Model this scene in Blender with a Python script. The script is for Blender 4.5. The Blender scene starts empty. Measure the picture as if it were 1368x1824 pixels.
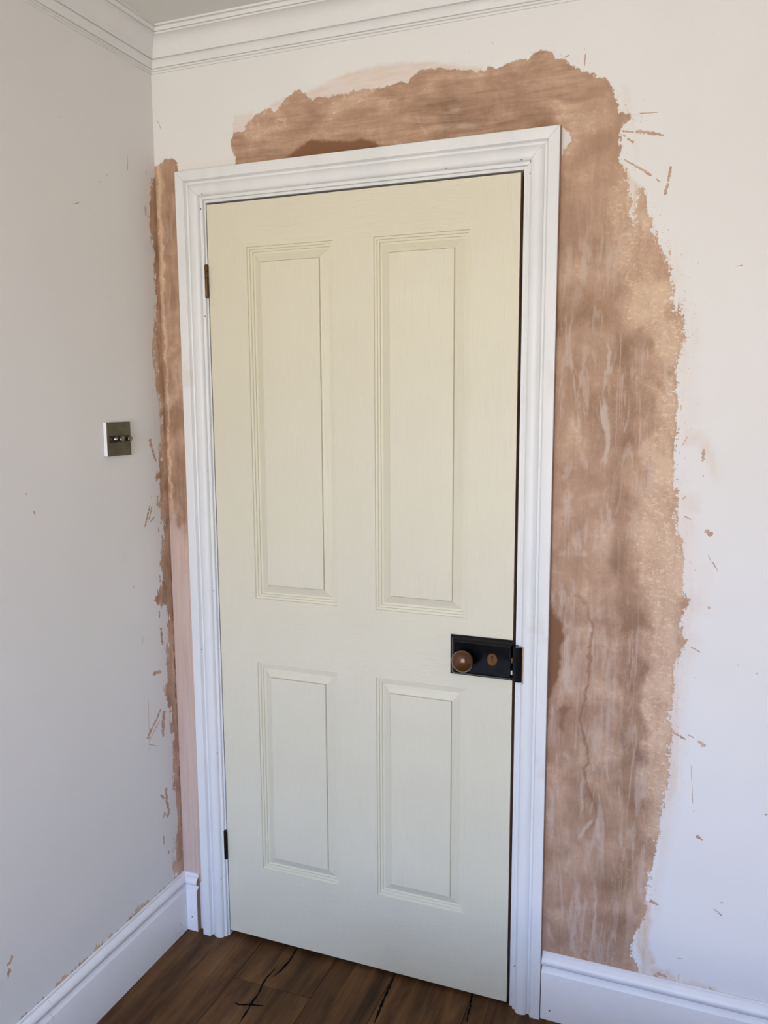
import bpy, bmesh, math, random
import numpy as np
COL = bpy.context.scene.collection
SC = bpy.context.scene

# ------------------------------------------------------------------ camera
cam = bpy.data.cameras.new('camera'); cam_o = bpy.data.objects.new('camera', cam); COL.objects.link(cam_o); SC.camera = cam_o
cam.sensor_fit = 'HORIZONTAL'; cam.sensor_width = 36.0; cam.lens = 36.0 * 1456.1 / 1368.0; cam.clip_start = 0.02
from mathutils import Matrix, Vector
_a, _b, _c = -0.36926, -0.13847, -0.00476
_f = Vector((math.sin(_a) * math.cos(_b), math.cos(_a) * math.cos(_b), math.sin(_b)))
_r = Vector((math.cos(_a), -math.sin(_a), 0)); _u = _r.cross(_f)
_r, _u = math.cos(_c) * _r + math.sin(_c) * _u, -math.sin(_c) * _r + math.cos(_c) * _u
_m = Matrix((_r, _u, -_f)).transposed().to_4x4(); _m.translation = (1.33723, -1.83940, 1.52624)
cam_o.matrix_world = _m

# ------------------------------------------------------------------ daylight: blue sky above, sunlit garden below the horizon, through the window
WX0, WX1, WZ0, WZ1 = 0.25, 1.95, 0.45, 2.25
SKY, GROUND, STRENGTH = (0.78, 1.06, 1.78), (1.0, 0.935, 0.835), 9.2
wd = bpy.data.worlds.new('daylight'); SC.world = wd; wd.use_nodes = True
_n = wd.node_tree; _bg = _n.nodes['Background']; _bg.inputs['Strength'].default_value = STRENGTH
_tc = _n.nodes.new('ShaderNodeTexCoord'); _sx = _n.nodes.new('ShaderNodeSeparateXYZ'); _cr = _n.nodes.new('ShaderNodeValToRGB')
_mr = _n.nodes.new('ShaderNodeMapRange'); _mr.inputs[1].default_value = -1; _mr.inputs[2].default_value = 1
_n.links.new(_tc.outputs['Generated'], _sx.inputs[0]); _n.links.new(_sx.outputs['Z'], _mr.inputs[0]); _n.links.new(_mr.outputs[0], _cr.inputs[0]); _n.links.new(_cr.outputs[0], _bg.inputs[0])
_e = _cr.color_ramp.elements; _e[0].position = .525; _e[0].color = (*GROUND, 1); _e[1].position = .63; _e[1].color = (*SKY, 1)
pl_ = bpy.data.lights.new('window_portal', 'AREA'); pl_.shape = 'RECTANGLE'; pl_.size = WX1 - WX0; pl_.size_y = WZ1 - WZ0; pl_.cycles.is_portal = True
po = bpy.data.objects.new('window_portal', pl_); COL.objects.link(po); po.location = ((WX0 + WX1) / 2, -3.41, (WZ0 + WZ1) / 2); po.rotation_euler = (math.radians(90), 0, 0)
SC.view_settings.view_transform = 'Standard'; SC.view_settings.look = 'None'; SC.view_settings.gamma = 1.0; SC.view_settings.use_curve_mapping = False
SC.view_settings.exposure = -0.05
DATA = {"main":[[0.2382,2.0855],[0.2386,2.0976],[0.2338,2.1269],[0.2243,2.1399],[0.2261,2.1589],[0.2353,2.1722],[0.2671,2.1733],[0.2705,2.1918],[0.2966,2.2075],[0.3251,2.2171],[0.35,2.2103],[0.364,2.2179],[0.381,2.2365],[0.3976,2.2481],[0.422,2.2472],[0.4325,2.2344],[0.451,2.2229],[0.4882,2.225],[0.5404,2.2272],[0.5916,2.2271],[0.6417,2.2271],[0.691,2.2335],[0.7152,2.2475],[0.7535,2.2486],[0.8099,2.2386],[0.8475,2.2282],[0.8687,2.2317],[0.8757,2.2372],[0.8851,2.2337],[0.8922,2.2284],[0.9083,2.2369],[0.9313,2.2409],[0.9587,2.2361],[0.9676,2.2454],[0.9854,2.2533],[0.9966,2.2538],[1.0101,2.2455],[1.0135,2.2325],[1.0349,2.2252],[1.0527,2.2123],[1.0661,2.2],[1.0924,2.1902],[1.1185,2.1763],[1.1339,2.1618],[1.1431,2.14],[1.1479,2.1229],[1.1475,2.1084],[1.159,2.107],[1.1718,2.1013],[1.1814,2.089],[1.1723,2.086],[1.1554,2.0888],[1.1525,2.0725],[1.1525,2.0475],[1.1579,2.0134],[1.1675,1.983],[1.1746,1.9612],[1.179,1.9227],[1.1862,1.8753],[1.1891,1.9134],[1.1904,1.9576],[1.2005,1.9462],[1.212,1.9199],[1.2262,1.8765],[1.2359,1.8419],[1.2511,1.8281],[1.2584,1.8022],[1.2634,1.7806],[1.2711,1.746],[1.2831,1.7068],[1.2725,1.7389],[1.282,1.7172],[1.2879,1.6992],[1.2925,1.6706],[1.2936,1.6455],[1.2895,1.6205],[1.2834,1.6027],[1.2808,1.581],[1.2845,1.5337],[1.2927,1.5044],[1.2948,1.4566],[1.2878,1.4158],[1.2882,1.3635],[1.2954,1.3187],[1.301,1.2697],[1.3061,1.232],[1.3137,1.1788],[1.3163,1.1606],[1.3181,1.1182],[1.3301,1.0863],[1.3204,1.064],[1.3187,1.0207],[1.331,1.0023],[1.324,0.9819],[1.3106,0.9566],[1.3067,0.9202],[1.3038,0.8595],[1.3036,0.8189],[1.3066,0.7908],[1.3045,0.7536],[1.3032,0.6957],[1.2993,0.6534],[1.2954,0.6108],[1.2882,0.5545],[1.2855,0.5284],[1.2723,0.4252],[1.2697,0.4056],[1.2716,0.3774],[1.2682,0.3335],[1.2528,0.291],[1.2412,0.254],[1.2424,0.2199],[1.26,0.2099],[1.2662,0.1821],[1.2867,0.1818],[1.3247,0.1835],[1.3869,0.1852],[1.3993,0.1824],[1.4039,0.1693],[0.9988,0.1417],[1.0072,1.1549],[1.0079,2.0114],[0.995,2.0563],[0.6515,2.0569],[0.237,2.0555]],"chip":[[1.0268,2.0946],[1.0307,2.0905],[1.0378,2.0867],[1.0456,2.0813],[1.0514,2.0681],[1.0447,2.057],[1.0388,2.0472],[1.0331,2.0269],[1.0301,2.0242]],"strip":[[-0.0241,2.1147],[-0.0042,2.1135],[0.0176,2.1226],[0.0414,2.1306],[0.0669,2.128],[0.0677,2.097],[0.0762,2.0607],[0.0718,1.8331],[0.07,1.6378],[0.072,1.4682],[0.0659,0.9344],[0.0833,0.1609],[-0.0018,0.1243],[0.0029,0.7185],[0.003,1.2198],[0.0027,1.7192],[-0.009,2.0718]],"P":{"dark":[[[[0.3721,2.0957],[0.4001,2.1152],[0.4386,2.1328],[0.4494,2.1349],[0.4707,2.1279],[0.513,2.1232],[0.5599,2.1216],[0.5907,2.1154],[0.6211,2.1022],[0.6711,2.0967],[0.6786,2.0928],[0.5596,2.0899],[0.4323,2.0895]],1.0,0.005],[[[1.0214,1.0532],[1.0332,1.0625],[1.0419,1.0343],[1.0623,1.0156],[1.065,0.9869],[1.0598,0.9531],[1.0609,0.9114],[1.0499,0.8679],[1.0345,0.8319],[1.0223,0.8303],[1.0197,0.9487]],1.1,0.007],[[[1.0573,0.8137],[1.071,0.8262],[1.0853,0.8175],[1.0741,0.7862],[1.067,0.7488],[1.0565,0.7623],[1.06,0.7842]],0.75,0.007],[[[1.1417,0.9743],[1.1492,0.9833],[1.159,0.9761],[1.1535,0.9682]],0.4,0.005],[[[1.0829,0.6803],[1.0939,0.7208],[1.1219,0.7166],[1.1287,0.6878],[1.1238,0.6526],[1.1037,0.6535]],0.3,0.02],[[[1.0508,2.1181],[1.1031,2.1201],[1.1222,2.0592],[1.1054,2.0442],[1.0784,2.0726]],0.12,0.03]],"tone":[[[[1.1751,1.7689],[1.162,1.7335],[1.1555,1.7119],[1.1788,1.6636],[1.2071,1.6699],[1.2122,1.6297],[1.2375,1.6145],[1.2832,1.6063],[1.2936,1.6455],[1.2896,1.6992],[1.2663,1.764]],0.55,0.02],[[[1.2149,1.5563],[1.2404,1.5413],[1.2353,1.4896],[1.245,1.4673],[1.2229,1.4372],[1.225,1.3807],[1.2402,1.3621],[1.2243,1.3045],[1.2256,1.1698],[1.3156,1.1759],[1.2986,1.3263],[1.2903,1.4381],[1.2976,1.5117],[1.2813,1.5701],[1.2568,1.5704],[1.265,1.5411]],0.6,0.014],[[[1.2109,1.1688],[1.2126,1.1216],[1.2295,1.0636],[1.2563,1.0383],[1.2407,1.0129],[1.2529,0.9339],[1.2396,0.8917],[1.2378,0.8384],[1.2658,0.793],[1.2562,0.7502],[1.248,0.6654],[1.2481,0.5594],[1.2496,0.5177],[1.2856,0.525],[1.3051,0.7373],[1.3105,0.9605],[1.3156,1.1759]],0.55,0.012],[[[1.1852,1.9602],[1.1635,1.8513],[1.1476,1.809],[1.1769,1.7113],[1.2831,1.7068],[1.2358,1.8461],[1.212,1.9199]],0.4,0.03],[[[1.031,2.0265],[1.0566,2.0666],[1.0923,2.0456],[1.1405,2.0236],[1.1676,1.9787],[1.1786,1.91],[1.1268,1.9143],[1.108,1.9588],[1.0458,1.9732]],0.3,0.03],[[[1.0011,2.154],[1.0453,2.161],[1.1209,2.1013],[1.1044,2.0781],[1.0464,2.1187]],0.35,0.03],[[[0.2438,2.1665],[0.2731,2.1821],[0.3079,2.2062],[0.3807,2.225],[0.4246,2.2423],[0.4456,2.2214],[0.5915,2.2205],[0.6218,2.221],[0.691,2.1989],[0.6216,2.1946],[0.4343,2.1908],[0.3789,2.1511],[0.2947,2.1418]],0.35,0.03],[[[1.0247,1.7548],[1.0922,1.7514],[1.1373,1.7164],[1.1572,1.6606],[1.2089,1.6225],[1.2111,1.5637],[1.1843,1.5044],[1.1614,1.5345],[1.1579,1.6422],[1.0269,1.6648]],-0.35,0.03],[[[1.1647,1.6531],[1.1946,1.6229],[1.1942,1.5342],[1.188,1.3988],[1.2072,1.1685],[1.1699,1.166],[1.166,1.3983],[1.1651,1.5344],[1.1512,1.6239]],-0.45,0.014],[[[1.2092,1.6152],[1.2519,1.607],[1.2647,1.5484],[1.233,1.5487],[1.2111,1.5637],[1.1955,1.5971]],-0.15,0.02],[[[1.1737,1.1662],[1.2109,1.1688],[1.2204,1.1104],[1.2523,1.0459],[1.2354,1.0043],[1.2455,0.933],[1.2381,0.8302],[1.2619,0.7965],[1.2494,0.7284],[1.2465,0.6017],[1.216,0.5961],[1.1893,0.6977],[1.2101,0.764],[1.1964,0.8863],[1.1946,1.0485]],-0.5,0.012],[[[0.8481,2.1736],[0.9324,2.1757],[0.9967,2.1461],[1.0292,2.0995],[0.9431,2.0967],[0.8489,2.1075]],-0.3,0.03],[[[0.5501,2.1722],[0.6909,2.1771],[0.9103,2.1706],[0.9113,2.1118],[0.6909,2.1113],[0.5908,2.136]],-0.2,0.04],[[[1.1659,0.4305],[1.2302,0.4445],[1.2323,0.2615],[1.1995,0.2036],[1.1598,0.1981],[1.1543,0.3794]],-0.3,0.02]],"line":[[[[1.0862,1.0813],[1.1078,1.073],[1.1199,1.0578],[1.1187,1.0333],[1.1288,1.0179],[1.1241,0.9806],[1.124,0.9188],[1.1252,0.8774],[1.1144,0.8425],[1.115,0.8216],[1.1058,0.795],[1.1086,0.7657],[1.1171,0.7457],[1.1257,0.7257],[1.1287,0.6878],[1.1192,0.6733],[1.1239,0.6483],[1.1327,0.6196],[1.1473,0.5963],[1.1504,0.5622],[1.1431,0.539],[1.1239,0.5089],[1.1236,0.4921]],0.0036,0.62],[[[1.0862,1.0813],[1.1039,1.0747],[1.1178,1.0637]],0.007,0.45],[[[1.122,0.6437],[1.1328,0.6153],[1.1473,0.5963]],0.008,0.35]],"pale":[[[[1.1413,1.6464],[1.1475,1.624],[1.1456,1.5944],[1.1414,1.5646],[1.1386,1.5346]],0.004,0.7],[[[1.1394,1.5346],[1.1381,1.5044],[1.1413,1.4742],[1.1462,1.4362],[1.1437,1.3979],[1.1412,1.3593]],0.008,0.75],[[[1.0542,1.6639],[1.0534,1.6075],[1.0507,1.5505],[1.0461,1.5045]],0.006,0.5],[[[1.0597,1.6413],[1.0666,1.5959],[1.0863,1.5653],[1.0816,1.5312],[1.0851,1.4738],[1.0847,1.4199]],0.005,0.5],[[[1.1007,1.6513],[1.0948,1.5953],[1.0869,1.5425]],0.008,0.45],[[[1.0791,1.412],[1.0724,1.3769],[1.0464,1.3368]],0.008,0.4],[[[1.0906,1.4122],[1.1033,1.366]],0.007,0.35],[[[1.0701,1.3179],[1.0694,1.2704],[1.0625,1.2382]],0.01,0.4],[[[1.1422,1.3283],[1.1549,1.2822],[1.1605,1.2237]],0.006,0.4],[[[1.0425,1.1727],[1.12,1.1837]],0.008,0.45],[[[1.0557,1.1176],[1.0574,1.0522]],0.006,0.4],[[[1.0735,0.9629],[1.0773,0.8924],[1.0626,0.8441],[1.0455,0.7993],[1.0489,0.7397],[1.0459,0.6959]],0.01,0.45],[[[1.1641,0.997],[1.1716,0.8832],[1.1627,0.7988],[1.1497,0.7125]],0.022,0.35],[[[1.1428,1.0639],[1.1553,1.0327]],0.02,0.3],[[[1.0619,0.7071],[1.0907,0.6902],[1.0993,0.67]],0.008,0.4],[[[1.1424,0.5607],[1.1274,0.5272],[1.1162,0.4942]],0.005,0.6],[[[1.1504,0.5622],[1.1602,0.4996]],0.006,0.5],[[[1.0448,0.5643],[1.051,0.4774]],0.008,0.45],[[[1.1088,0.4181],[1.1137,0.3209],[1.1052,0.219],[1.1286,0.1899]],0.007,0.5],[[[1.1485,0.4267],[1.1536,0.3303],[1.154,0.2415]],0.005,0.6],[[[1.1323,0.3744],[1.1263,0.2743],[1.137,0.2122]],0.006,0.45],[[[1.0436,0.4039],[1.0491,0.3655]],0.008,0.4],[[[1.0351,0.272],[1.0543,0.2414],[1.0642,0.2135]],0.006,0.4],[[[1.2582,0.2583],[1.2611,0.1807]],0.01,0.45],[[[1.0799,1.8659],[1.0945,1.8211],[1.0781,1.7691]],0.012,0.45],[[[1.0622,1.8584],[1.0424,1.7485]],0.012,0.35],[[[0.7056,2.1535],[0.7397,2.0971]],0.004,0.4],[[[0.7202,2.1255],[0.7968,2.121],[0.8574,2.1181]],0.006,0.3],[[[0.6513,2.1069],[0.681,2.0979]],0.003,0.6],[[[0.7683,2.1416],[0.8153,2.153]],0.012,0.4]],"wash":[[[[0.4325,2.2344],[0.4781,2.2533],[0.5409,2.2694],[0.6171,2.2742],[0.691,2.2715],[0.7391,2.2634],[0.7865,2.2511],[0.8606,2.2344],[0.8607,2.2252],[0.691,2.2292],[0.5916,2.2249],[0.451,2.2207]],0.42,0.006],[[[0.2324,2.1725],[0.2395,2.2097],[0.2911,2.212],[0.2726,2.1679]],0.35,0.004],[[[0.325,2.2158],[0.3588,2.2301],[0.381,2.2388],[0.3583,2.2093]],0.35,0.005],[[[1.2864,1.6134],[1.2995,1.6275],[1.3216,1.5911],[1.3174,1.5334],[1.3321,1.5116],[1.3268,1.4752],[1.2989,1.4824],[1.2891,1.5482]],0.13,0.02],[[[1.3069,1.4567],[1.3415,1.4534],[1.3641,1.4098],[1.3746,1.366],[1.3667,1.3547],[1.3473,1.4021],[1.3255,1.4275],[1.3014,1.4234]],0.28,0.012],[[[1.295,1.3262],[1.3338,1.3201],[1.3424,1.283],[1.3077,1.2776]],0.25,0.015],[[[1.3042,1.2775],[1.329,1.2711],[1.3297,1.1769],[1.3121,1.1757]],0.25,0.01],[[[1.3156,1.1759],[1.3715,1.1797],[1.3629,1.064],[1.3348,1.0614]],0.12,0.02],[[[1.2995,0.9193],[1.3194,0.9217],[1.3235,0.7811],[1.3232,0.6576],[1.3062,0.6212],[1.2937,0.5598],[1.2856,0.525],[1.2954,0.6108],[1.3032,0.6957],[1.3045,0.7987]],0.35,0.004],[[[1.2685,0.3815],[1.2793,0.3745],[1.2814,0.2643],[1.2936,0.2237],[1.2689,0.2024],[1.2494,0.2658]],0.6,0.006],[[[1.26,0.2099],[1.3275,0.2182],[1.3454,0.1892],[1.3776,0.2077],[1.4269,0.1974],[1.4356,0.1855],[1.346,0.1748],[1.2698,0.1781]],0.45,0.008],[[[1.1487,2.1599],[1.1658,2.1535],[1.1909,2.0349],[1.1876,2.0103],[1.1729,2.0702],[1.1633,2.1044]],0.14,0.008],[[[1.1582,2.0049],[1.1916,1.9596],[1.1882,1.8794],[1.1749,1.9527]],0.45,0.005],[[[0.0133,2.1263],[0.0245,2.16],[0.0491,2.1549],[0.0509,2.1274]],0.22,0.006]],"spl":[[[[1.2609,0.1865],[1.2908,0.1878],[1.3245,0.1883],[1.3867,0.189],[1.399,0.1886]],0.006,0.004],[[[1.3991,0.1857],[1.4476,0.1865],[1.4874,0.1849],[1.5335,0.184]],0.0014,0.0014],[[[1.2865,0.1876],[1.3029,0.2019],[1.3156,0.2014]],0.006,0.004],[[[1.1823,2.0658],[1.2066,2.0613],[1.2399,2.0522]],0.0045,0.0025],[[[1.156,2.07],[1.1815,2.065]],0.002,0.002],[[[1.1584,2.0614],[1.1649,2.0578]],0.003,0.003],[[[1.1671,2.0542],[1.1814,2.0443]],0.002,0.004],[[[1.16,2.0152],[1.1838,2.0002],[1.2053,1.9855],[1.2174,1.9752]],0.0016,0.003],[[[1.2268,1.9689],[1.2362,1.9621]],0.0015,0.002],[[[1.2555,1.9909],[1.2534,1.9746],[1.2511,1.9603],[1.2455,1.9358]],0.0028,0.0034],[[[1.1885,2.1005],[1.2258,2.0984]],0.001,0.0012],[[[1.0774,2.2316],[1.0768,2.2068]],0.0015,0.002],[[[1.0348,2.2294],[1.0456,2.2341]],0.002,0.001],[[[1.2638,1.6572],[1.2684,1.6463],[1.2756,1.664]],0.003,0.002],[[[1.2845,1.5337],[1.2804,1.5081]],0.004,0.004],[[[1.3449,1.4186],[1.3427,1.391]],0.004,0.0045],[[[1.311,1.4439],[1.3014,1.4234]],0.001,0.001],[[[1.3545,1.246],[1.3689,1.2355]],0.005,0.006],[[[1.3114,1.274],[1.3257,1.2671]],0.004,0.003],[[[1.3622,1.1928],[1.3698,1.1796]],0.0012,0.0012],[[[1.3715,1.1797],[1.3846,1.1579]],0.0018,0.0012],[[[1.3063,1.3097],[1.313,1.3174]],0.002,0.001],[[[1.345,1.3633],[1.3459,1.3578]],0.0018,0.001],[[[1.3691,1.082],[1.3695,1.0743]],0.004,0.003],[[[1.3065,0.7929],[1.3365,0.777]],0.004,0.003],[[[1.3395,0.7896],[1.3525,0.7835]],0.002,0.002],[[[1.3618,0.7768],[1.3766,0.7669]],0.005,0.005],[[[1.3362,0.9891],[1.3598,0.9779]],0.0015,0.0025],[[[1.4307,0.9567],[1.4358,0.9592]],0.0012,0.0012],[[[1.4683,0.9445],[1.4718,0.9441]],0.002,0.002],[[[1.5029,0.6312],[1.5079,0.6341]],0.003,0.003],[[[1.368,0.5577],[1.3813,0.5478]],0.004,0.003],[[[1.36,0.6145],[1.3605,0.6113]],0.0015,0.0015],[[[1.3499,0.7199],[1.3575,0.6306]],0.0006,0.0006],[[[1.2749,0.3806],[1.2962,0.3727]],0.006,0.003],[[[1.4117,0.3915],[1.4302,0.3782]],0.0012,0.0025],[[[1.4248,0.4094],[1.4307,0.409]],0.002,0.002],[[[1.3456,0.2134],[1.3464,0.1943]],0.0012,0.001],[[[1.3318,0.3155],[1.3322,0.3151]],0.0012,0.0012],[[[1.4108,0.1976],[1.419,0.1951]],0.004,0.002],[[[1.3114,0.2017],[1.32,0.1968]],0.004,0.003],[[[1.4497,0.2251],[1.4501,0.2247]],0.001,0.001],[[[1.3407,0.2517],[1.3551,0.2535]],0.001,0.0012],[[[1.3866,1.7851],[1.4002,1.7868]],0.0006,0.001],[[[1.3237,2.2318],[1.3241,2.2313]],0.0012,0.0012],[[[1.2919,1.7415],[1.294,1.7423]],0.0016,0.0016],[[[0.0123,2.2282],[0.0236,2.2047]],0.0006,0.0009],[[[0.0235,2.1909],[0.0241,2.1898]],0.001,0.001],[[[0.0708,2.1963],[0.0714,2.1957]],0.001,0.001],[[[0.1336,2.1589],[0.1341,2.1584]],0.001,0.001]]},"left":[[-0.0055,2.1155],[-0.0141,2.1096],[-0.017,2.0865],[-0.0226,2.0514],[-0.0343,2.0188],[-0.0413,1.9911],[-0.0352,1.9622],[-0.0268,1.9295],[-0.0234,1.888],[-0.024,1.834],[-0.0191,1.8113],[-0.021,1.7566],[-0.0283,1.7168],[-0.0371,1.6653],[-0.0429,1.6296],[-0.0351,1.6022],[-0.0316,1.5586],[-0.0284,1.5105],[-0.0207,1.4781],[-0.0242,1.4282],[-0.0283,1.3877],[-0.0431,1.3275],[-0.034,1.3061],[-0.0402,1.2738],[-0.0466,1.2498],[-0.0376,1.2155],[-0.027,1.1721],[-0.032,1.1393],[-0.0458,1.1165],[-0.0481,1.0833],[-0.031,1.0545],[-0.0482,1.0326],[-0.0772,1.0012],[-0.0591,0.9736],[-0.025,0.9718],[-0.0267,0.9463],[-0.0262,0.9028],[-0.0382,0.8497],[-0.0348,0.7962],[-0.0514,0.7578],[-0.053,0.7145],[-0.056,0.7503],[-0.0527,0.7185],[-0.0342,0.6808],[-0.0331,0.6447],[-0.0404,0.6207],[-0.0252,0.5832],[-0.0342,0.5553],[-0.0269,0.525],[-0.0276,0.4613],[-0.025,0.3911],[-0.0209,0.3426],[-0.037,0.2997],[-0.042,0.2465],[-0.0507,0.2046],[-0.0354,0.1816],[0.0004,0.156],[0.004,0.16],[0.004,2.07]],"lsk":[[-0.0355,0.1793],[-0.0829,0.1745],[-0.1382,0.179],[-0.1452,0.1755],[-0.1649,0.1817],[-0.1845,0.184],[-0.2161,0.1926],[-0.228,0.1847],[-0.2483,0.1802],[-0.267,0.177],[-0.2909,0.1811],[-0.3019,0.1786],[-0.3641,0.182],[-0.4329,0.1811],[-0.5064,0.1796],[-0.6197,0.1752],[-0.6167,0.1643],[-0.4996,0.1532],[-0.3558,0.1574],[-0.2147,0.1533],[0.0038,0.1365]],"lspl":[[[[-0.0702,1.4243],[-0.0624,1.3979],[-0.0473,1.3625]],0.0068,0.0051],[[[-0.0825,1.2501],[-0.0941,1.2232],[-0.1068,1.1967]],0.0051,0.00255],[[[-0.0751,1.2451],[-0.0883,1.2143]],0.0034,0.00255],[[[-0.0653,1.2172],[-0.0857,1.2058]],0.0034,0.00255],[[[-0.0468,1.2745],[-0.0517,1.2422]],0.0051,0.0051],[[[-0.0508,1.1883],[-0.0484,1.1755]],0.0034,0.0034],[[[-0.0531,1.059],[-0.0532,1.038]],0.0034,0.0034],[[[-0.0618,0.9636],[-0.0619,0.9424]],0.0034,0.0034],[[[-0.0577,0.9156],[-0.055,0.8655]],0.0051,0.0051],[[[-0.1012,0.8003],[-0.0646,0.7949]],0.0068,0.0051],[[[-0.1374,0.9122],[-0.1376,0.8915]],0.001,0.001],[[[-0.1621,1.0533],[-0.1631,1.0475]],0.001,0.001],[[[-0.0723,1.2754],[-0.0747,1.2695]],0.0015,0.001],[[[-0.0752,0.6915],[-0.0938,0.668],[-0.1183,0.6514],[-0.1363,0.6306]],0.0051,0.0051],[[[-0.0806,0.6629],[-0.1303,0.6217]],0.0015,0.001],[[[-0.0587,0.681],[-0.0681,0.6449],[-0.0685,0.6097]],0.0102,0.0068],[[[-0.0668,0.4614],[-0.0661,0.4203],[-0.0573,0.3932],[-0.0623,0.3728]],0.0068,0.0051],[[[-0.0919,0.4507],[-0.0757,0.434]],0.0034,0.0051],[[[-0.0863,0.3305],[-0.0868,0.3034]],0.0034,0.0034],[[[-0.0675,0.2745],[-0.0661,0.2645]],0.0034,0.00255],[[[-0.0865,0.3783],[-0.0784,0.3946],[-0.0624,0.3706]],0.0015,0.002],[[[-0.1277,0.612],[-0.0989,0.5957]],0.0015,0.001],[[[-0.1705,0.2425],[-0.1699,0.2412]],0.001,0.001],[[[-0.6233,0.338],[-0.6283,0.325],[-0.6378,0.3252]],0.0051,0.0034],[[[-0.6311,0.3139],[-0.6386,0.2945]],0.0068,0.0034],[[[-0.17,0.2427],[-0.1695,0.2416]],0.001,0.001],[[[-0.3312,2.1402],[-0.3296,2.1365]],0.0015,0.001],[[[-0.3079,1.9601],[-0.2877,1.9674]],0.0012,0.0015],[[[-0.3892,2.1067],[-0.3886,2.1065]],0.001,0.001],[[[-0.2961,2.1546],[-0.2954,2.1544]],0.001,0.001],[[[-0.2492,2.1595],[-0.2486,2.1593]],0.001,0.001],[[[-0.0384,2.1007],[-0.0376,2.0886]],0.0012,0.0012],[[[-0.2183,2.0293],[-0.2077,2.0294]],0.0007,0.0007],[[[-0.1874,2.0527],[-0.1868,2.0505]],0.0012,0.0012],[[[-0.486,1.9671],[-0.4855,1.9669]],0.0009,0.0009],[[[-0.2556,1.9588],[-0.2542,1.9586]],0.001,0.001],[[[-0.1087,2.1194],[-0.11,2.0808]],0.0007,0.0007],[[[-0.3188,1.8726],[-0.3182,1.8722]],0.0012,0.0012],[[[-0.125,0.7396],[-0.1302,0.599]],0.0004,0.0004],[[[-0.4807,1.2885],[-0.4781,1.2808]],0.0034,0.0034],[[[-0.4995,1.3284],[-0.4966,1.3257]],0.0015,0.0015]],"lwash":[[[[-0.1951,1.1434],[-0.1718,1.1353],[-0.1795,1.1129],[-0.1971,1.1163]],0.1,0.01],[[[-0.1376,1.4372],[-0.1257,1.4347],[-0.1306,1.4097],[-0.1399,1.4063]],0.15,0.01],[[[-0.6588,0.3009],[-0.6525,0.2963],[-0.6572,0.2769],[-0.6607,0.2795]],0.3,0.01]],"cracks":[[[[0.3533,0.0261],[0.3547,0.011],[0.3587,-0.0393],[0.3551,-0.0793],[0.3478,-0.1113]],0.003,0.0062],[[[0.3371,-0.0691],[0.3352,-0.0995],[0.3326,-0.1171],[0.3351,-0.1487],[0.3415,-0.1685],[0.3424,-0.1931],[0.3416,-0.2072],[0.3441,-0.2266],[0.3458,-0.2445],[0.3476,-0.2671],[0.3496,-0.2898]],0.002,0.0055],[[[0.3,-0.2245],[0.3128,-0.2288],[0.3252,-0.2248],[0.3394,-0.2186],[0.3582,-0.2153],[0.3795,-0.2094]],0.002,0.0058],[[[0.6454,0.0175],[0.6489,-0.0142],[0.6494,-0.0397],[0.6509,-0.0674],[0.6523,-0.0944],[0.6555,-0.1231],[0.6571,-0.1458],[0.6594,-0.1734]],0.002,0.0068],[[[0.8565,0.0168],[0.8594,-0.0098],[0.8644,-0.0379],[0.8656,-0.0608],[0.8711,-0.093]],0.003,0.0045]]}
# ------------------------------------------------------------------ helpers
def link(name, me, mats=(), parent=None):
    o = bpy.data.objects.new(name, me)
    COL.objects.link(o)
    if me is not None:
        for m in mats:
            me.materials.append(m)
    if parent is not None:
        o.parent = parent
    return o

def tag(o, label=None, cat=None, group=None, kind=None):
    for k, v in (('label', label), ('category', cat), ('group', group), ('kind', kind)):
        if v:
            o[k] = v
    return o

def mesh(name, verts, faces, mats=(), parent=None, midx=None, smooth=False):
    me = bpy.data.meshes.new(name)
    me.from_pydata([tuple(map(float, v)) for v in verts], [], [tuple(map(int, f)) for f in faces])
    if midx is not None:
        me.polygons.foreach_set('material_index', midx)
    if smooth:
        me.polygons.foreach_set('use_smooth', [True] * len(me.polygons))
    me.update()
    return link(name, me, mats, parent)

def fix(o):
    bm = bmesh.new(); bm.from_mesh(o.data)
    bmesh.ops.recalc_face_normals(bm, faces=bm.faces)
    bm.to_mesh(o.data); bm.free()
    return o

def bevel(o, w, seg=2, ang=0.6):
    bm = bmesh.new(); bm.from_mesh(o.data)
    bmesh.ops.recalc_face_normals(bm, faces=bm.faces)
    ed = [e for e in bm.edges if len(e.link_faces) == 2 and e.calc_face_angle(0) > ang]
    bmesh.ops.bevel(bm, geom=ed, offset=w, segments=seg, profile=0.5, affect='EDGES', clamp_overlap=True)
    bm.to_mesh(o.data); bm.free()
    return o

def box(name, x0, x1, y0, y1, z0, z1, mats=(), parent=None, bev=0, seg=2):
    v = [(x, y, z) for x in (x0, x1) for y in (y0, y1) for z in (z0, z1)]
    f = [(0, 1, 3, 2), (4, 6, 7, 5), (0, 4, 5, 1), (2, 3, 7, 6), (0, 2, 6, 4), (1, 5, 7, 3)]
    o = mesh(name, v, f, mats, parent)
    if bev:
        bevel(o, bev, seg)
    else:
        fix(o)
    return o

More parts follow.
